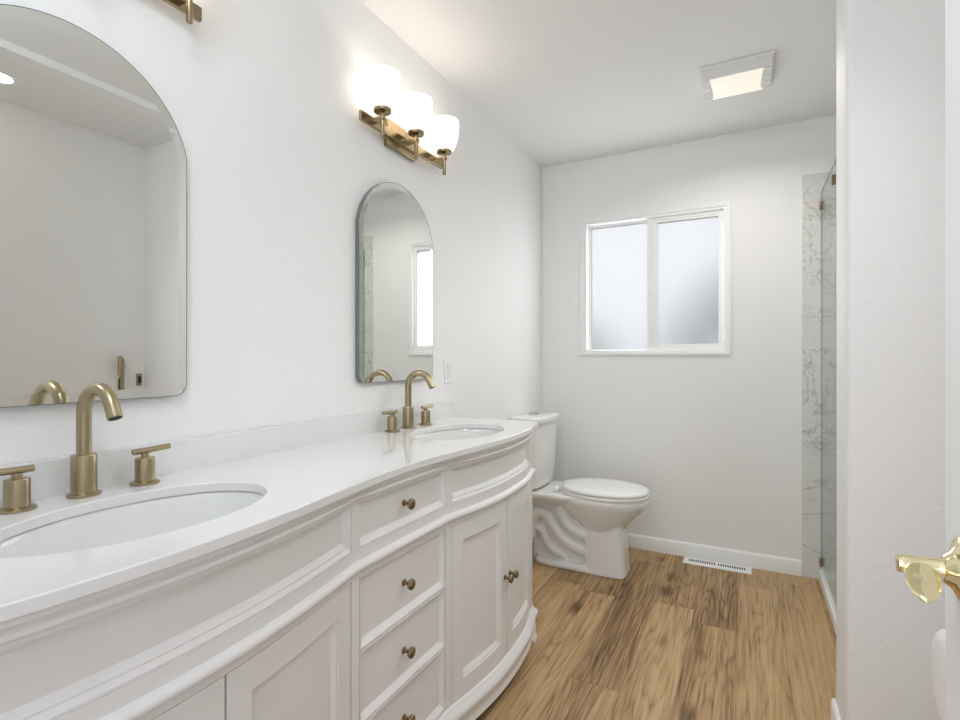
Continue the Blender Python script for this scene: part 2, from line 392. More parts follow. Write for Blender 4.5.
# ------------------------------------------------------------------ window
win = bpy.data.objects.new('window_1', None); COL.objects.link(win); win.location = ((WX0 + WX1) / 2, D, WZ0); win['kind'] = 'structure'
win['label'] = 'white vinyl sliding window with frosted panes in the far wall'; win['category'] = 'window'
def frame(bm, x0, x1, z0, z1, wl, wr, wb, wt, y0, y1, step=0.006):
    """rectangular frame ring with a stepped inner lip; y0 is the room side"""
    def rect(i, y): return [(x0 + wl * i, y, z0 + wb * i), (x1 - wr * i, y, z0 + wb * i), (x1 - wr * i, y, z1 - wt * i), (x0 + wl * i, y, z1 - wt * i)]
    loft(bm, [rect(0, y1), rect(0, y0 + 0.002), rect(0.06, y0), rect(0.55, y0), rect(0.6, y0 + step), rect(0.94, y0 + step), rect(1.0, y0 + step + 0.004), rect(1.0, y1)], False, False)
    return bm
obj('window_frame', frame(B(), WX0, WX1, WZ0, WZ1, 0.045, 0.040, 0.030, 0.036, D - 0.012, D + 0.075), VINYL, win, angle=25)
ls = obj('fixed_sash', frame(B(), WX0 + 0.045, 0.70, WZ0 + 0.030, WZ1 - 0.036, 0.016, 0.03, 0.008, 0.014, D + 0.045, D + 0.07, 0.002), VINYL, win, angle=25)
obj('pane', box(B(), WX0 + 0.058, 0.675, D + 0.054, D + 0.058, WZ0 + 0.035, WZ1 - 0.046), FROST, ls, smooth=False)
rs = obj('sliding_sash', frame(B(), 0.672, WX1 - 0.040, WZ0 + 0.030, WZ1 - 0.036, 0.062, 0.026, 0.034, 0.034, D + 0.012, D + 0.040, 0.003), VINYL, win, angle=25)
obj('pane', box(B(), 0.730, WX1 - 0.062, D + 0.024, D + 0.028, WZ0 + 0.060, WZ1 - 0.066), FROST, rs, smooth=False)
bm = B(); box(bm, 0.688, 0.704, D + 0.003, D + 0.0125, 1.555, 1.605); box(bm, 0.692, 0.700, D - 0.004, D + 0.003, 1.568, 1.592)
obj('latch', bm, VINYL, rs, bevel=0.002)
# outside
struct(obj('ground', box(B(), -6, 9, D + 0.3, 16, -0.6, -0.5), SOIL))
def shrub(loc, rad, h, n, label):
    t = thing('garden_shrub', label, 'shrub', loc, 'shrubs outside the frosted window')
    bm = B(); rnd = random.Random(int(loc[0] * 100))
    for k in range(n):
        a = rnd.uniform(0, 2 * PI); q = rnd.uniform(-1, 1); rr = rnd.uniform(0.6, 1.0)
        p = Vector((loc[0] + rad * rr * math.sqrt(max(0, 1 - q * q)) * math.cos(a), loc[1] + rad * rr * math.sqrt(max(0, 1 - q * q)) * math.sin(a), loc[2] + h / 2 + h / 2 * rr * q))
        u = Vector((rnd.gauss(0, 1), rnd.gauss(0, 1), rnd.gauss(0, 1))).normalized(); v = u.orthogonal().normalized(); s = rnd.uniform(0.06, 0.11)
        vs = [bm.verts.new(p + c) for c in (-u * s, v * s * 0.5, u * s, -v * s * 0.5)]; bm.faces.new(vs)
    obj('foliage', bm, LEAF, t, smooth=False)
    bm = B(); tube(bm, [(loc[0], loc[1], loc[2]), (loc[0] + 0.02, loc[1], loc[2] + h * 0.5)], [0.05, 0.03], 8); obj('stem', bm, BARK, t)
shrub((1.22, 5.35, -0.5), 0.85, 2.62, 900, 'tallest dark shrub outside, dim behind the right frosted pane')
shrub((-0.65, 5.9, -0.5), 0.75, 2.15, 600, 'lower dark shrub outside, dim behind the left frosted pane')

# ------------------------------------------------------------------ vanity
VY0, VY1, VC = 0.115, 2.03, 1.0975
def F(y):
    if y < VC: f = 0.4585 + 0.0555 * (1 + math.cos(PI * (y - 0.47) / 0.6275)) / 2; d = (0.30 - y) / 0.22
    else: f = 0.4585 + 0.0395 * (1 + math.cos(PI * (y - 1.62) / 0.5225)) / 2; d = (y - 1.82) / 0.21
    s = min(1.0, max(0.0, d)); s = s * s * (3 - 2 * s)
    return f - 0.022 * s
CO = -0.0235                       # cabinet face relative to the counter edge
def C(y):
    """cabinet face: flat between the stiles, bowed in front of each sink"""
    if 0.895 <= y <= 1.30: return 0.4350
    if 0.47 < y < 0.895: return 0.4350 + 0.0555 * math.sin(PI / 2 * (0.895 - y) / 0.425)
    if 1.30 < y < 1.62: return 0.4350 + 0.0395 * math.sin(PI / 2 * (y - 1.30) / 0.32)
    return F(y) + CO
def ys_of(y0, y1, step=0.02):
    n = max(2, int(abs(y1 - y0) / step) + 1); return [y0 + (y1 - y0) * i / n for i in range(n + 1)]
def cbox(bm, y0, y1, z0, z1, o0, o1):
    rings = [[(C(y) + o0, y, z0), (C(y) + o1, y, z0), (C(y) + o1, y, z1), (C(y) + o0, y, z1)] for y in ys_of(y0, y1)]
    return loft(bm, rings)
def cpanel(bm, y0, y1, z0, z1, loops):
    """nested rectangles (inset_y, inset_z_bottom, inset_z_top, offset) that follow the curved front, closed by a flat panel"""
    n = len(ys_of(y0, y1)) - 1; prev = None
    for (iy, ib, it, o) in loops:
        Y = [y0 + iy + (y1 - y0 - 2 * iy) * i / n for i in range(n + 1)]
        lo = [bm.verts.new((C(y) + o, y, z0 + ib)) for y in Y]; hi = [bm.verts.new((C(y) + o, y, z1 - it)) for y in Y]
        ring = lo + hi[::-1]
        if prev:
            m = len(ring)
            for i in range(m): j = (i + 1) % m; bm.faces.new((prev[i], prev[j], ring[j], ring[i]))
        else:
            for i in range(n): bm.faces.new((lo[i], hi[i], hi[i+1], lo[i+1]))
        prev = ring; last = (lo, hi)
    lo, hi = last
    for i in range(n): bm.faces.new((lo[i], lo[i+1], hi[i+1], hi[i]))
    return bm
CY0, CY1 = VY0 + 0.022, VY1 - 0.022
ZT = 0.8785
van = thing('bathroom_vanity', 'long white bow-front double vanity cabinet with inset doors and drawers', 'vanity', (0.25, VC, 0.0))
# carcass: open-topped shell
bm = B()
box(bm, 0.003, 0.018, CY0, CY1, 0.08, ZT - 0.01)
for y in (CY0, CY1 - 0.018): 
    box(bm, 0.018, C(y + 0.009) - 0.026, y, y + 0.018, 0.08, ZT - 0.004)
loft(bm, [[(0.018, y, 0.085), (C(y) - 0.026, y, 0.085), (C(y) - 0.026, y, 0.10), (0.018, y, 0.10)] for y in ys_of(CY0 + 0.018, CY1 - 0.018)])
obj('carcass', bm, CAB, van, smooth=False)
# dark sheet added to stand for the shade in door and drawer gaps
bm = B(); cbox(bm, CY0 + 0.02, CY1 - 0.02, 0.10, 0.70, -0.0255, -0.0235); obj('gap_shade_sheet', bm, GAP_SHADE, van)
# face frame
S1a, S1b = 0.883, 0.912; S2a, S2b = 1.289, 1.318
EL, ER = CY0 + 0.045, CY1 - 0.045
ff = B()
T = -0.022
for a, b_ in ((CY0, EL), (S1a, S1b), (S2a, S2b), (ER, CY1)): cbox(ff, a, b_, 0.06, ZT, T, 0.0)
for a, b_ in ((EL, S1a), (S1b, S2a), (S2b, ER)):
    cbox(ff, a, b_, 0.06, 0.138, T, 0.0); cbox(ff, a, b_, 0.669, 0.734, T, 0.0); cbox(ff, a, b_, 0.842, ZT, T, 0.0)
for z in (0.3222, 0.4957): cbox(ff, S1b, S2a, z - 0.0025, z + 0.0025, T, -0.004)
obj('face_frame', ff, CAB, van, angle=30)
# upper false panels over each sink, with a stepped sill
LP = [(0, 0, 0, -0.020), (0, 0, 0, -0.001), (0.004, 0.004, 0.003, -0.001), (0.010, 0.012, 0.006, -0.007), (0.012, 0.015, 0.008, -0.007), (0.020, 0.026, 0.012, -0.016)]
for a, b_ in ((EL, S1a), (S2b, ER)):
    bm = B(); cpanel(bm, a + 0.0005, b_ - 0.0005, 0.7345, 0.8415, LP); obj('false_front', bm, CAB, van, angle=18)
DRW = [(0, 0, 0, -0.020), (0, 0, 0, -0.001), (0.004, 0.004, 0.003, -0.001), (0.012, 0.018, 0.008, -0.013)]
DYC = (S1b + S2a) / 2
def knob(parent, y, z, base_off):
    x0 = C(y) + base_off
    bm = B(); lathe(bm, [(0.0085, 0.0), (0.0085, 0.002), (0.0055, 0.004), (0.0048, 0.012), (0.006, 0.016), (0.0125, 0.020), (0.0148, 0.0245), (0.0140, 0.028), (0.009, 0.031), (0.003, 0.032)], (x0, y, z), 'X', 24)
    k = obj('knob', bm, KNOBM, parent, angle=50); k['label'] = 'antique brass round knob'
for i, (z0, z1, zk) in enumerate(((0.7345, 0.8415, 0.790), (0.4985, 0.6675, 0.581), (0.3250, 0.4930, 0.403), (0.1395, 0.3195, 0.226))):
    bm = B(); g = 0.0005 if i == 0 else 0.0036
    cpanel(bm, S1b + g, S2a - g, z0, z1, DRW); d = obj('drawer', bm, CAB, van, angle=18); knob(d, DYC, zk, -0.013)
DOOR = [(0, 0, 0, -0.021), (0, 0, 0, -0.0005), (0.048, 0.050, 0.055, -0.0005), (0.0485, 0.0505, 0.0555, -0.004), (0.053, 0.056, 0.058, -0.0045), (0.062, 0.068, 0.065, -0.0125)]
for a, b_ in ((EL, S1a), (S2b, ER)):
    mid = 0.5345 if a == EL else 1.638
    for p, q, ky in ((a + 0.0033, mid - 0.0022, mid - 0.022), (mid + 0.0022, b_ - 0.0033, mid + 0.022)):
        bm = B(); cpanel(bm, p, q, 0.1395, 0.6675, DOOR); d = obj('door', bm, CAB, van, angle=18); knob(d, ky, 0.408, -0.0005)
# swept mouldings (front curve and both returns)
def van_path():
    P = [(0.004, CY0), (0.20, CY0)] + [(C(y), y) for y in ys_of(CY0, CY1, 0.015)] + [(0.20, CY1), (0.004, CY1)]
    return [Vector((p[0], p[1])) for p in P]
def sweep(bm, path, prof):
    rings = []
    for i, p in enumerate(path):
        a = (path[i] - path[i-1]).normalized() if i else None; b_ = (path[i+1] - path[i]).normalized() if i < len(path) - 1 else None
        a = a or b_; b_ = b_ or a
        na, nb = Vector((a.y, -a.x)), Vector((b_.y, -b_.x)); m = (na + nb).normalized(); k = 1 / max(0.35, m.dot(na))
        rings.append([(p.x + m.x * o * k, p.y + m.y * o * k, z) for o, z in prof])
    return loft(bm, rings)
VP = van_path()
def arc(cx, cz, r, a0, a1, n=8): return [(cx + r * math.cos(a0 + (a1 - a0) * i / n), cz + r * math.sin(a0 + (a1 - a0) * i / n)) for i in range(n + 1)]
bm = B(); sweep(bm, VP, [(0.0, 0.680)] + [(0.0035, 0.682)] + arc(0.0035, 0.695, 0.0105, -PI / 2, PI / 2) + [(0.0, 0.708)]); obj('waist_moulding', bm, CAB, van)
bm = B(); sweep(bm, VP, [(0.0, 0.8425), (0.004, 0.843), (0.0045, 0.848), (0.008, 0.850), (0.0095, 0.853), (0.008, 0.856), (0.006, 0.858), (0.008, 0.863), (0.013, 0.868), (0.016, 0.871), (0.016, 0.8785), (0.0, 0.8785)]); obj('top_moulding', bm, CAB, van)
# base skirt with scalloped lower edge and bracket feet
skp = [(0.0, 0.132), (0.003, 0.131), (0.006, 0.124), (0.012, 0.117), (0.018, 0.110), (0.021, 0.102), (0.021, 0.096), (0.018, 0.088), (0.014, 0.078), (0.012, 0.066), (0.012, 0.056), (0.015, 0.050), (0.015, 0.044), (0.0, 0.042)]
bm = B(); sweep(bm, VP, skp); obj('base_skirt', bm, CAB, van, angle=50)
def foot(yc, s, front):
    bm = B()
    if front:
        x = C(yc)
        pr = [(-0.03, 0.06), (0.012, 0.06), (0.015, 0.045), (0.013, 0.030), (0.015, 0.016), (0.021, 0.008), (0.020, 0.001), (0.014, 0.0), (0.002, 0.0), (-0.004, 0.008), (-0.004, 0.018), (-0.03, 0.03)]
        y0, y1 = (yc - 0.050, yc + 0.012) if s > 0 else (yc - 0.012, yc + 0.050)
        loft(bm, [[(C(max(CY0, min(CY1, y))) + o * k, y, z) for o, z in pr] for y, k in ((y0, 0.8), (y0 + 0.012, 1.0), (y1 - 0.012, 1.0), (y1, 0.8))])
    else: box(bm, 0.02, 0.07, yc - 0.025, yc + 0.025, 0.0, 0.045)
    obj('foot', bm, CAB, van, angle=45)
foot(CY1, 1, True); foot(CY0, -1, True); foot(CY1 - 0.04, 1, False); foot(CY0 + 0.04, -1, False)

# countertop
CT0, CT1 = 0.880, 0.900
SINKS = [0.532, 1.640]; SKX, SKA, SKB = 0.277, 0.150, 0.224
bm = B()
def edge_loop(pts): 
    vs = [bm.verts.new((x, y, CT1)) for x, y in pts]; return [bm.edges.new((vs[i], vs[(i + 1) % len(vs)])) for i in range(len(vs))]
outline = [(0.003, VY0), (0.25, VY0)]
Yf = ys_of(VY0, VY1, 0.012)
for i, y in enumerate(Yf): outline.append((F(y) + (-0.005 if i in (0, len(Yf) - 1) else 0), y))
outline += [(0.25, VY1), (0.003, VY1)]
E_ = edge_loop(outline)
for cy in SINKS: E_ += edge_loop([(SKX + SKA * math.cos(2 * PI * k / 64), cy + SKB * math.sin(2 * PI * k / 64)) for k in range(64)])
bmesh.ops.triangle_fill(bm, use_beauty=True, edges=E_)
# drop faces that filled the holes
for f in [f for f in bm.faces if any(((f.calc_center_median().x - SKX) / SKA) ** 2 + ((f.calc_center_median().y - cy) / SKB) ** 2 < 0.97 for cy in SINKS)]: bm.faces.remove(f)
ex = bmesh.ops.extrude_face_region(bm, geom=bm.faces[:])
bmesh.ops.translate(bm, verts=[v for v in ex['geom'] if isinstance(v, bmesh.types.BMVert)], vec=(0, 0, CT0 - CT1))
ctop = obj('countertop', bm, QUARTZ, None, angle=35, bevel=0.0025); tag(ctop, 'glossy white quartz countertop with two oval cutouts on the vanity', 'countertop')
bm = B(); box(bm, 0.002, 0.022, VY0 + 0.002, VY1 - 0.006, CT1 + 0.0002, 0.972); obj('backsplash', bm, QUARTZ, ctop)

# sinks
def make_sink(cy, label):
    t = thing('undermount_sink', label, 'sink', (SKX, cy, CT0 - 0.001), 'undermount sinks')
    prof = [(1.10, 0.0), (1.03, 0.0), (1.015, -0.004), (1.0, -0.015), (0.965, -0.05), (0.90, -0.085), (0.78, -0.112), (0.55, -0.128), (0.25, -0.136), (0.11, -0.138)]
    outp = [(0.11, -0.150), (0.30, -0.148), (0.60, -0.140), (0.84, -0.124), (0.97, -0.092), (1.05, -0.05), (1.08, -0.012), (1.10, -0.008)]
    bm = B()
    rings = [[(SKX + SKA * s * math.cos(2 * PI * k / 56), cy + SKB * s * math.sin(2 * PI * k / 56), CT0 - 0.001 + z) for k in range(56)] for s, z in prof + outp]
    loft(bm, rings, False, False); 
    obj('basin', bm, PORC, t, angle=60)
    bm = B(); lathe(bm, [(0.012, -0.150), (0.012, -0.139), (0.024, -0.1365), (0.022, -0.134), (0.012, -0.1345), (0.002, -0.1335)], (SKX, cy, CT0), 'Z', 24); obj('drain', bm, BRASS, t)
    return t
s1 = make_sink(SINKS[0], 'white oval undermount sink nearest the camera, under the large mirror')
s2 = copy_tree(s1); s2.location.y = SINKS[1]; s2['label'] = 'white oval undermount sink at the toilet end of the counter'

# faucets
def make_faucet(x, y, label):
    z = CT1
    t = thing('widespread_faucet', label, 'faucet', (x, y, z), 'brushed gold widespread faucets')
    bm = B(); lathe(bm, [(0.027, 0.0005), (0.028, 0.002), (0.028, 0.005), (0.024, 0.0065), (0.0215, 0.008), (0.0215, 0.079), (0.0205, 0.081), (0.0125, 0.0812)], (x, y, z), 'Z', 40)
    obj('spout_base', bm, BRASS, t)
    R_, zt = 0.052, 0.160
    pts = [(x, y, z + 0.078), (x, y, z + 0.11), (x, y, z + 0.14), (x, y, z + zt)]
    for k in range(1, 17):
        a = PI - k / 16 * math.radians(158); pts.append((x + R_ + R_ * math.cos(a), y, z + zt + R_ * math.sin(a)))
    e = Vector(pts[-1]); dd = (e - Vector(pts[-2])).normalized(); pts += [tuple(e + dd * 0.012), tuple(e + dd * 0.024)]
    bm = B(); tube(bm, pts, 0.0128, 24); sp = obj('spout', bm, BRASS, t, angle=45)
    e2 = e + dd * 0.0242
    bm = B(); tube(bm, [tuple(e2 - dd * 0.002), tuple(e2 + dd * 0.0008)], 0.0102, 20); obj('aerator', bm, DARK, sp)
    for s in (-1, 1):
        hy = y + (0.112 if s > 0 else -0.107); hx = x + 0.006
        bm = B(); lathe(bm, [(0.027, 0.0005), (0.028, 0.002), (0.028, 0.0045), (0.024, 0.006), (0.0188, 0.0075), (0.0188, 0.054), (0.0178, 0.056), (0.009, 0.0565), (0.008, 0.0575), (0.008, 0.066)], (hx, hy, z), 'Z', 32)
        h = obj('handle', bm, BRASS, t)
        bm = B(); tube(bm, [(hx - 0.001 * s, hy - s * 0.024, z + 0.0705), (hx, hy, z + 0.0705), (hx - 0.002, hy + s * 0.054, z + 0.0725)], 0.0062, 14); obj('lever', bm, BRASS, h)
    return t
f1 = make_faucet(0.062, 0.534, 'brushed gold widespread faucet nearest the camera, below the large mirror')
f2 = copy_tree(f1); f2.location.y = 1.622; f2['label'] = 'brushed gold widespread faucet below the far mirror at the toilet end'

# ------------------------------------------------------------------ mirrors
def make_mirror(yc, z0, z1, hw, label):
    rise = 0.192; zs_ = z1 - rise; R_ = (hw * hw + rise * rise) / (2 * rise); zc = z1 - R_; a0 = math.asin(hw / R_)
    out = []; rb = 0.03
    for k in range(7): a = PI + k * PI / 12; out.append((yc - hw + rb + rb * math.cos(a), z0 + rb + rb * math.sin(a)))
    for k in range(7): a = 1.5 * PI + k * PI / 12; out.append((yc + hw - rb + rb * math.cos(a), z0 + rb + rb * math.sin(a)))
    out.append((yc + hw, (z0 + zs_) / 2)); 
    for k in range(49): a = a0 - 2 * a0 * k / 48; out.append((yc + R_ * math.sin(a), zc + R_ * math.cos(a)))
    out.append((yc - hw, (z0 + zs_) / 2))
    def inset(P, d):
        Q = []; n = len(P)
        for i in range(n):
            p, a, b_ = Vector(P[i]), Vector(P[i-1]), Vector(P[(i+1) % n]); ta, tb = (p - a).normalized(), (b_ - p).normalized()
            m = (Vector((-ta.y, ta.x)) + Vector((-tb.y, tb.x))).normalized(); k = 1 / max(0.5, m.dot(Vector((-ta.y, ta.x))))
            q = p + m * d * k; Q.append((q.x, q.y))
        return Q
    t = thing('arched_mirror', label, 'mirror', (0.0, yc, z0), 'frameless arched mirrors')
    X0, X1 = 0.003, 0.020
    bm = B(); loft(bm, [[(X0, p, q) for p, q in out], [(X1 - 0.0007, p, q) for p, q in out], [(X1 - 0.0005, p, q) for p, q in inset(out, 0.0017)], [(X1 - 0.003, p, q) for p, q in inset(out, 0.0019)]], True, False); obj('edge', bm, MEDGE, t, angle=50)['label'] = 'dark polished rim'
    bm = B(); i1 = inset(out, 0.022)
    loft(bm, [[(X1 - 0.0007, p, q) for p, q in inset(out, 0.0016)], [(X1, p, q) for p, q in i1]], False, True); obj('mirror_plate', bm, MIRROR, t, smooth=False)['label'] = 'mirror plate with bevelled border'
    return t
MZ0, MZ1 = 1.080, 1.844
m1 = make_mirror(0.535, MZ0, MZ1, 0.236, 'large arched frameless mirror nearest the camera at left')
m2 = copy_tree(m1); m2.location.y = 1.626; m2['label'] = 'arched frameless mirror on the wall under the three-shade light'

# ------------------------------------------------------------------ vanity lights
def make_light(yc, label):
    t = thing('vanity_light', label, 'wall light', (0.0, yc, 2.015), 'three-shade brass vanity lights')
    bm = B(); box(bm, 0.002, 0.022, yc - 0.105, yc + 0.085, 1.972, 2.072); obj('back_plate', bm, LAMPB, t, bevel=0.003)
    bm = B(); box(bm, 0.022, 0.034, yc - 0.268, yc + 0.268, 1.998, 2.032); obj('bar', bm, LAMPB, t, bevel=0.0015)
    LX = 0.078
    for s in (-1, 0, 1):
        y = yc + s * 0.207
        bm = B(); poly = [(0.033, y - 0.0125), (LX, y - 0.0125)] + [(LX + 0.0125 * math.sin(a), y - 0.0125 * math.cos(a)) for a in [PI * k / 10 for k in range(1, 10)]] + [(LX, y + 0.0125), (0.033, y + 0.0125)]
        prism(bm, poly, 'Z', 2.010, 2.020); a_ = obj('arm', bm, LAMPB, t)
        bm = B(); lathe(bm, [(0.0065, 1.947), (0.0072, 1.948), (0.0072, 2.034), (0.010, 2.035), (0.030, 2.038), (0.032, 2.042), (0.032, 2.048), (0.028, 2.050)], (LX, y, 0), 'Z', 28)
        obj('stem', bm, LAMPB, a_)
        bm = B(); prof = [(0.034, 2.050), (0.040, 2.054), (0.049, 2.072), (0.057, 2.10), (0.062, 2.13), (0.063, 2.158), (0.0615, 2.173), (0.0585, 2.173), (0.0595, 2.158), (0.0585, 2.13), (0.0535, 2.10), (0.0455, 2.074), (0.036, 2.057)]
        lathe(bm, prof, (LX, y, 0), 'Z', 36); g = obj('shade', bm, SHADE, t, angle=50); g['label'] = 'lit white opal glass shade'
        bm = B(); lathe(bm, [(0.012, 2.054), (0.013, 2.062), (0.020, 2.078), (0.024, 2.092), (0.020, 2.106), (0.008, 2.112)], (LX, y, 0), 'Z', 20); obj('bulb', bm, BULB, g)
    return t
def bulb_light(loc, p):
    l = bpy.data.lights.new('bulb_glow', 'POINT'); l.energy = p; l.color = (1.0, 0.94, 0.88); l.shadow_soft_size = 0.03
    o = bpy.data.objects.new('bulb_glow', l); COL.objects.link(o); o.location = loc
vl1 = make_light(1.653, 'brass wall light with three lit white glass shades above the far mirror')
vl2 = copy_tree(vl1); vl2.location.y = 0.532; vl2['label'] = 'brass wall light cut off at the top edge above the nearest mirror'
for yc in (1.653, 0.532):
    for s in (-1, 0, 1): bulb_light((0.078, yc + s * 0.207, 2.115), 0.19)

# ------------------------------------------------------------------ wall switch
t = thing('wall_switch', 'white rocker switch plate on the wall beside the far mirror', 'light switch', (0, 2.02, 1.107))
bm = B(); box(bm, 0.0, 0.005, 1.985, 2.055, 1.052, 1.164); obj('cover_plate', bm, PLASTIC, t, bevel=0.003)
bm = B(); loft(bm, [[(0.004, 2.003, z), (x, 2.003, z), (x, 2.037, z), (0.004, 2.037, z)] for x, z in ((0.0075, 1.074), (0.0055, 1.108), (0.0085, 1.142))]); obj('rocker', bm, GRILLE, t, angle=10)

# ------------------------------------------------------------------ toilet
TY = 2.835
toi = thing('toilet', 'white two-piece toilet with closed lid beyond the vanity', 'toilet', (0.3, TY, 0.0))
def ring(x0, x1, hw, z, e=2.0, n=44, egg=0.0): return [(p[0], p[1], z) for p in sup((x0 + x1) / 2, TY, (x1 - x0) / 2, hw, e, n, egg)]
bm = B()
loft(bm, [ring(0.42, 0.62, 0.085, 0.215), ring(0.385, 0.63, 0.108, 0.245, 2.1), ring(0.335, 0.665, 0.130, 0.285, 2.1), ring(0.29, 0.715, 0.156, 0.335, 2.1), ring(0.262, 0.747, 0.174, 0.372, 2.1), ring(0.25, 0.757, 0.181, 0.392, 2.1), ring(0.25, 0.757, 0.181, 0.410, 2.1), ring(0.254, 0.752, 0.177, 0.418, 2.1)])
loft(bm, [ring(0.420, 0.648, 0.106, 0.0, 5), ring(0.420, 0.645, 0.104, 0.02, 5), ring(0.422, 0.633, 0.100, 0.15, 5), ring(0.424, 0.626, 0.098, 0.262, 5)])
loft(bm, [ring(0.10, 0.56, 0.050, 0.0, 4), ring(0.10, 0.56, 0.050, 0.3, 4), ring(0.06, 0.5, 0.07, 0.38, 4)])
loft(bm, [ring(0.13, 0.60, 0.106, 0.0, 5), ring(0.13, 0.60, 0.106, 0.018, 5), ring(0.14, 0.59, 0.092, 0.034, 5)])
loft(bm, [ring(0.03, 0.40, 0.11, 0.352, 4), ring(0.025, 0.42, 0.150, 0.378, 4), ring(0.025, 0.42, 0.165, 0.395, 4), ring(0.025, 0.42, 0.165, 0.412, 4), ring(0.03, 0.41, 0.160, 0.418, 4)])
for s in (-1, 1):
    yy = TY + s * 0.060
    tube(bm, catmull([(0.11, yy, 0.13), (0.115, yy, 0.22), (0.15, yy, 0.285), (0.205, yy, 0.275), (0.25, yy, 0.215), (0.30, yy, 0.155), (0.37, yy, 0.118), (0.46, yy, 0.105)], 6), 0.033, 14)
    tube(bm, catmull([(0.15, yy, 0.205), (0.185, yy, 0.175), (0.205, yy, 0.125), (0.24, yy, 0.085), (0.30, yy, 0.06), (0.33, yy, 0.02)], 6), 0.026, 14)
    tube(bm, catmull([(0.28, yy, 0.345), (0.31, yy, 0.265), (0.36, yy, 0.215), (0.46, yy, 0.185)], 6), 0.034, 14)
bowl = obj('bowl', bm, PORC, toi, angle=180)
md = bowl.modifiers.new('union', 'REMESH'); md.mode = 'VOXEL'; md.voxel_size = 0.0055; md.use_smooth_shade = True
md = bowl.modifiers.new('soften', 'SMOOTH'); md.factor = 0.5; md.iterations = 5
bm = B(); loft(bm, [ring(0.285, 0.755, 0.180, 0.4185, 2.15), ring(0.283, 0.757, 0.182, 0.422, 2.15), ring(0.283, 0.757, 0.182, 0.434, 2.15), ring(0.287, 0.752, 0.178, 0.4375, 2.15)]); obj('seat', bm, SEATM, toi, angle=50)
bm = B(); loft(bm, [ring(0.285, 0.750, 0.177, 0.4395, 2.2), ring(0.282, 0.754, 0.181, 0.444, 2.2), ring(0.282, 0.754, 0.181, 0.452, 2.2), ring(0.287, 0.747, 0.175, 0.459, 2.2), ring(0.30, 0.73, 0.160, 0.464, 2.2), ring(0.37, 0.66, 0.1, 0.4665, 2.2)]); obj('lid', bm, SEATM, toi, angle=60)
for s in (-1, 1):
    bm = B(); lathe(bm, [(0.010, -0.03), (0.013, -0.026), (0.013, 0.026), (0.010, 0.03)], (0.268, TY + s * 0.075, 0.4335), 'Y', 18); obj('hinge', bm, SEATM, toi)
def rr(x0, x1, hw, z, bul=0.02, n=44):
    out = []
    for p in sup((x0 + x1) / 2, TY, (x1 - x0) / 2, hw, 6, n):
        k = 1 - ((p[1] - TY) / hw) ** 2; x = p[0] + (bul * k if p[0] > (x0 + x1) / 2 else 0); out.append((x, p[1], z))
    return out
bm = B(); loft(bm, [rr(0.045, 0.140, 0.150, 0.424), rr(0.03, 0.160, 0.176, 0.432), rr(0.025, 0.166, 0.184, 0.45), rr(0.022, 0.175, 0.192, 0.60), rr(0.02, 0.184, 0.199, 0.793)]); tank = obj('tank', bm, PORC, toi, angle=60)
bm = B(); loft(bm, [rr(0.012, 0.193, 0.207, 0.7935), rr(0.010, 0.197, 0.211, 0.797), rr(0.010, 0.197, 0.211, 0.826), rr(0.014, 0.193, 0.207, 0.833), rr(0.028, 0.178, 0.192, 0.836)]); tl = obj('tank_lid', bm, PORC, toi, angle=60)
bm = B(); lathe(bm, [(0.028, 0.8355), (0.028, 0.840), (0.024, 0.8425), (0.002, 0.8425)], (0.10, TY, 0), 'Z', 28); obj('flush_button', bm, plain('chrome', (0.55, 0.55, 0.55), 0.2, metal=1), tl)['label'] = 'chrome round flush button'
bm = B(); lathe(bm, [(0.05, 0.417), (0.05, 0.4245)], (0.09, TY, 0), 'Z', 24); obj('tank_gasket', bm, RUBBER, toi)
for s in (-1, 1):
    bm = B(); lathe(bm, [(0.012, 0.416), (0.012, 0.4255)], (0.10, TY + s * 0.12, 0), 'Z', 14); obj('tank_bolt', bm, RUBBER, toi)

# ------------------------------------------------------------------ floor register
vx0, vx1, vy0, vy1 = 0.889, 1.238, 3.128, 3.222
t = thing('floor_register', 'white slotted metal floor register before the far baseboard', 'floor vent', ((vx0 + vx1) / 2, (vy0 + vy1) / 2, 0))
bm = B()
def rc(x0, x1, y0, y1, z): return [(x0, y0, z), (x1, y0, z), (x1, y1, z), (x0, y1, z)]
loft(bm, [rc(vx0, vx1, vy0, vy1, 0.0), rc(vx0, vx1, vy0, vy1, 0.002), rc(vx0 + 0.008, vx1 - 0.008, vy0 + 0.008, vy1 - 0.008, 0.006)]); pl = obj('plate', bm, METALW, t, angle=20)
for g in range(2):
    for k in range(12):
        x = vx0 + 0.03 + g * 0.152 + k * 0.0118
        bm = B(); box(bm, x, x + 0.0065, 3.158, 3.190, 0.0055, 0.0066); obj('slot', bm, DARK, pl, smooth=False)

# ------------------------------------------------------------------ ceiling fan light
fx0, fx1, fy0, fy1 = 1.03, 1.32, 2.44, 2.73
t = thing('ceiling_fan_light', 'lit square bath fan light with curved lens on the ceiling', 'ceiling light', ((fx0 + fx1) / 2, (fy0 + fy1) / 2, HC))
bm = B(); loft(bm, [rc(fx0, fx1, fy0, fy1, HC - 0.0005), rc(fx0, fx1, fy0, fy1, HC - 0.008), rc(fx0 + 0.014, fx1 - 0.014, fy0 + 0.014, fy1 - 0.014, HC - 0.016)]); obj('base_frame', bm, GRILLE, t, angle=20)
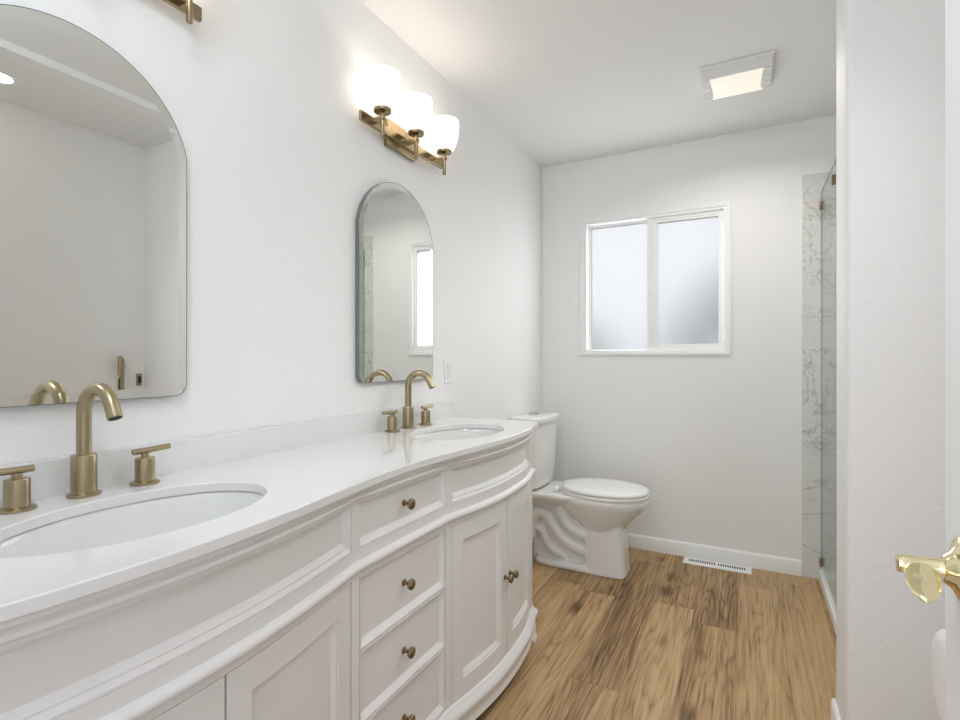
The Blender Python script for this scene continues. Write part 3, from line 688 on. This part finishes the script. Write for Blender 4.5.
# body: profile along y bulges down, near flange slopes back to the ceiling
def bulge(y): q = (y - fy0) / (fy1 - fy0); return HC - 0.012 - 0.045 * (math.sin(PI * min(1, max(0, q))) ** 0.7)
def strip(bm, xa0, xa1, xb0, xb1, ya, yb, n, dz=0.0, th=0.006):
    rings = []
    for i in range(n + 1):
        q = i / n; y = ya + (yb - ya) * q; c = 1 - (2 * q - 1) ** 2
        x0 = xa0 + (xb0 - xa0) * c; x1 = xa1 + (xb1 - xa1) * c; z = bulge(y) + dz
        rings.append([(x0, y, z), (x1, y, z), (x1, y, z + th), (x0, y, z + th)])
    return loft(bm, rings)
bm = B(); strip(bm, fx0 + 0.008, fx1 - 0.008, fx0 + 0.008, fx1 - 0.008, fy0 + 0.004, fy0 + 0.046, 8); obj('flange', bm, GRILLE, t)
bm = B(); strip(bm, fx0 + 0.040, fx1 - 0.040, fx0 + 0.050, fx1 - 0.050, fy0 + 0.047, fy1 - 0.010, 14, -0.001); obj('lens', bm, LENS, t)['label'] = 'lit warm white lens'
for sdx in (0, 1):
    for k in range(5):
        a, b_ = fy0 + 0.052 + k * 0.044, fy0 + 0.052 + k * 0.044 + 0.036
        bm = B()
        if sdx == 0: strip(bm, fx0 + 0.010, fx0 + 0.038, fx0 + 0.010, fx0 + 0.038, a, b_, 3)
        else: strip(bm, fx1 - 0.038, fx1 - 0.010, fx1 - 0.038, fx1 - 0.010, a, b_, 3)
        obj('louver', bm, GRILLE, t)
l = bpy.data.lights.new('fan_lamp', 'AREA'); l.energy = 3.3; l.spread = math.radians(160); l.color = (1.0, 0.95, 0.88); l.shape = 'RECTANGLE'; l.size = 0.18; l.size_y = 0.16
o = bpy.data.objects.new('fan_lamp', l); COL.objects.link(o); o.location = ((fx0 + fx1) / 2, 2.61, HC - 0.075)

# ------------------------------------------------------------------ alcove downlight
dlx, dly, dlz = 1.74, 1.01, 2.408
t = thing('recessed_downlight', 'round white recessed downlight in the alcove ceiling, seen in the mirror', 'ceiling light', (dlx, dly, dlz))
bm = B(); lathe(bm, [(0.075, -0.0005), (0.075, -0.004), (0.055, -0.006), (0.052, -0.001)], (dlx, dly, dlz), 'Z', 36); obj('trim_ring', bm, PLASTIC, t)
bm = B(); lathe(bm, [(0.051, -0.001), (0.051, -0.0035), (0.002, -0.0045)], (dlx, dly, dlz), 'Z', 32); obj('lens', bm, DOWN, t)
l = bpy.data.lights.new('downlight_lamp', 'SPOT'); l.energy = 14; l.color = (1.0, 0.98, 0.96); l.spot_size = math.radians(92); l.spot_blend = 1.0; l.shadow_soft_size = 0.05
o = bpy.data.objects.new('downlight_lamp', l); COL.objects.link(o); o.location = (dlx, dly, dlz - 0.02)
o.rotation_euler = (Vector((0.45, 1.80, 0.15)) - o.location).to_track_quat('-Z', 'Y').to_euler()

# brass hook and plate on the alcove wall (seen in the near mirror)
t = thing('wall_hook', 'brass gooseneck hook on the alcove wall, seen in the near mirror', 'hook', (AX, 1.645, 1.05))
bm = B(); box(bm, AX - 0.006, AX - 0.0002, 1.63, 1.66, 0.97, 1.05); obj('base_plate', bm, BRASS, t, bevel=0.002)
bm = B(); tube(bm, catmull([(AX - 0.018, 1.645, 0.96), (AX - 0.018, 1.645, 1.08), (AX - 0.020, 1.645, 1.14), (AX - 0.035, 1.628, 1.168), (AX - 0.05, 1.615, 1.155), (AX - 0.055, 1.612, 1.07)], 6), 0.010, 12); box(bm, AX - 0.02, AX - 0.005, 1.638, 1.652, 1.0, 1.03); obj('hook_arm', bm, BRASS, t)
t = thing('brass_wall_plate', 'small brass plate on the alcove wall beside the hook', 'wall plate', (AX, 1.743, 1.04))
bm = B(); box(bm, AX - 0.008, AX - 0.0002, 1.728, 1.758, 1.005, 1.075); pl = obj('plate', bm, BRASS, t, bevel=0.002)
bm = B(); box(bm, AX - 0.012, AX - 0.0078, 1.736, 1.750, 1.02, 1.06); obj('toggle', bm, DARK, pl, bevel=0.001)

# ------------------------------------------------------------------ door with brass lever, wall disc
DX = 1.412
dr = bpy.data.objects.new('door_1', None); COL.objects.link(dr); dr.location = (DX + 0.017, 0.35, 0.01); dr['kind'] = 'structure'
dr['label'] = 'open white door with polished brass lever at the right edge'; dr['category'] = 'door'
bm = B(); box(bm, DX, DX + 0.034, -0.05, 0.722, 0.012, 2.03); obj('door_leaf', bm, DOORP, dr, bevel=0.002)
ky, kz = 0.657, 0.965
bm = B(); lathe(bm, [(0.034, 0.0), (0.034, -0.003), (0.031, -0.006), (0.025, -0.008), (0.017, -0.013), (0.013, -0.018), (0.0105, -0.019)], (DX, ky, kz), 'X', 36); ro = obj('rosette', bm, POLB, dr, angle=50)
bm = B(); lathe(bm, [(0.0105, -0.017), (0.0095, -0.024), (0.0086, -0.042), (0.0092, -0.051), (0.0086, -0.054), (0.003, -0.055)], (DX, ky, kz), 'X', 24); 
rings = []
for q in [i / 16 for i in range(17)]:
    y = ky - 0.002 - 0.052 * q; hwid = 0.0135
    if q < 0.15: hwid = 0.011 + 0.0025 * q / 0.15
    if q > 0.5: hwid *= math.sqrt(max(0.015, 1 - ((q - 0.5) / 0.5) ** 2))
    th = 0.0085 - 0.0060 * min(1, q * 2.5); zc = kz - 0.002 - 0.013 * q + 0.004 * math.sin(PI * q); cxl = DX - 0.037 - 0.006 * q
    rings.append([(cxl + hwid * math.cos(2 * PI * k / 16), y, zc + th * math.sin(2 * PI * k / 16)) for k in range(16)])
loft(bm, rings); obj('lever', bm, POLB, dr, angle=50)
t = thing('wall_bumper', 'white round wall bumper half hidden behind the open door', 'wall bumper', (NX, 0.803, 0.778))
bm = B(); lathe(bm, [(0.064, 0.0), (0.064, -0.012), (0.060, -0.016), (0.046, -0.018), (0.020, -0.019), (0.002, -0.0192)], (NX, 0.803, 0.778), 'X', 44); obj('disc', bm, plain('bumper_plastic', (0.92, 0.92, 0.92), 0.3), t, angle=40)
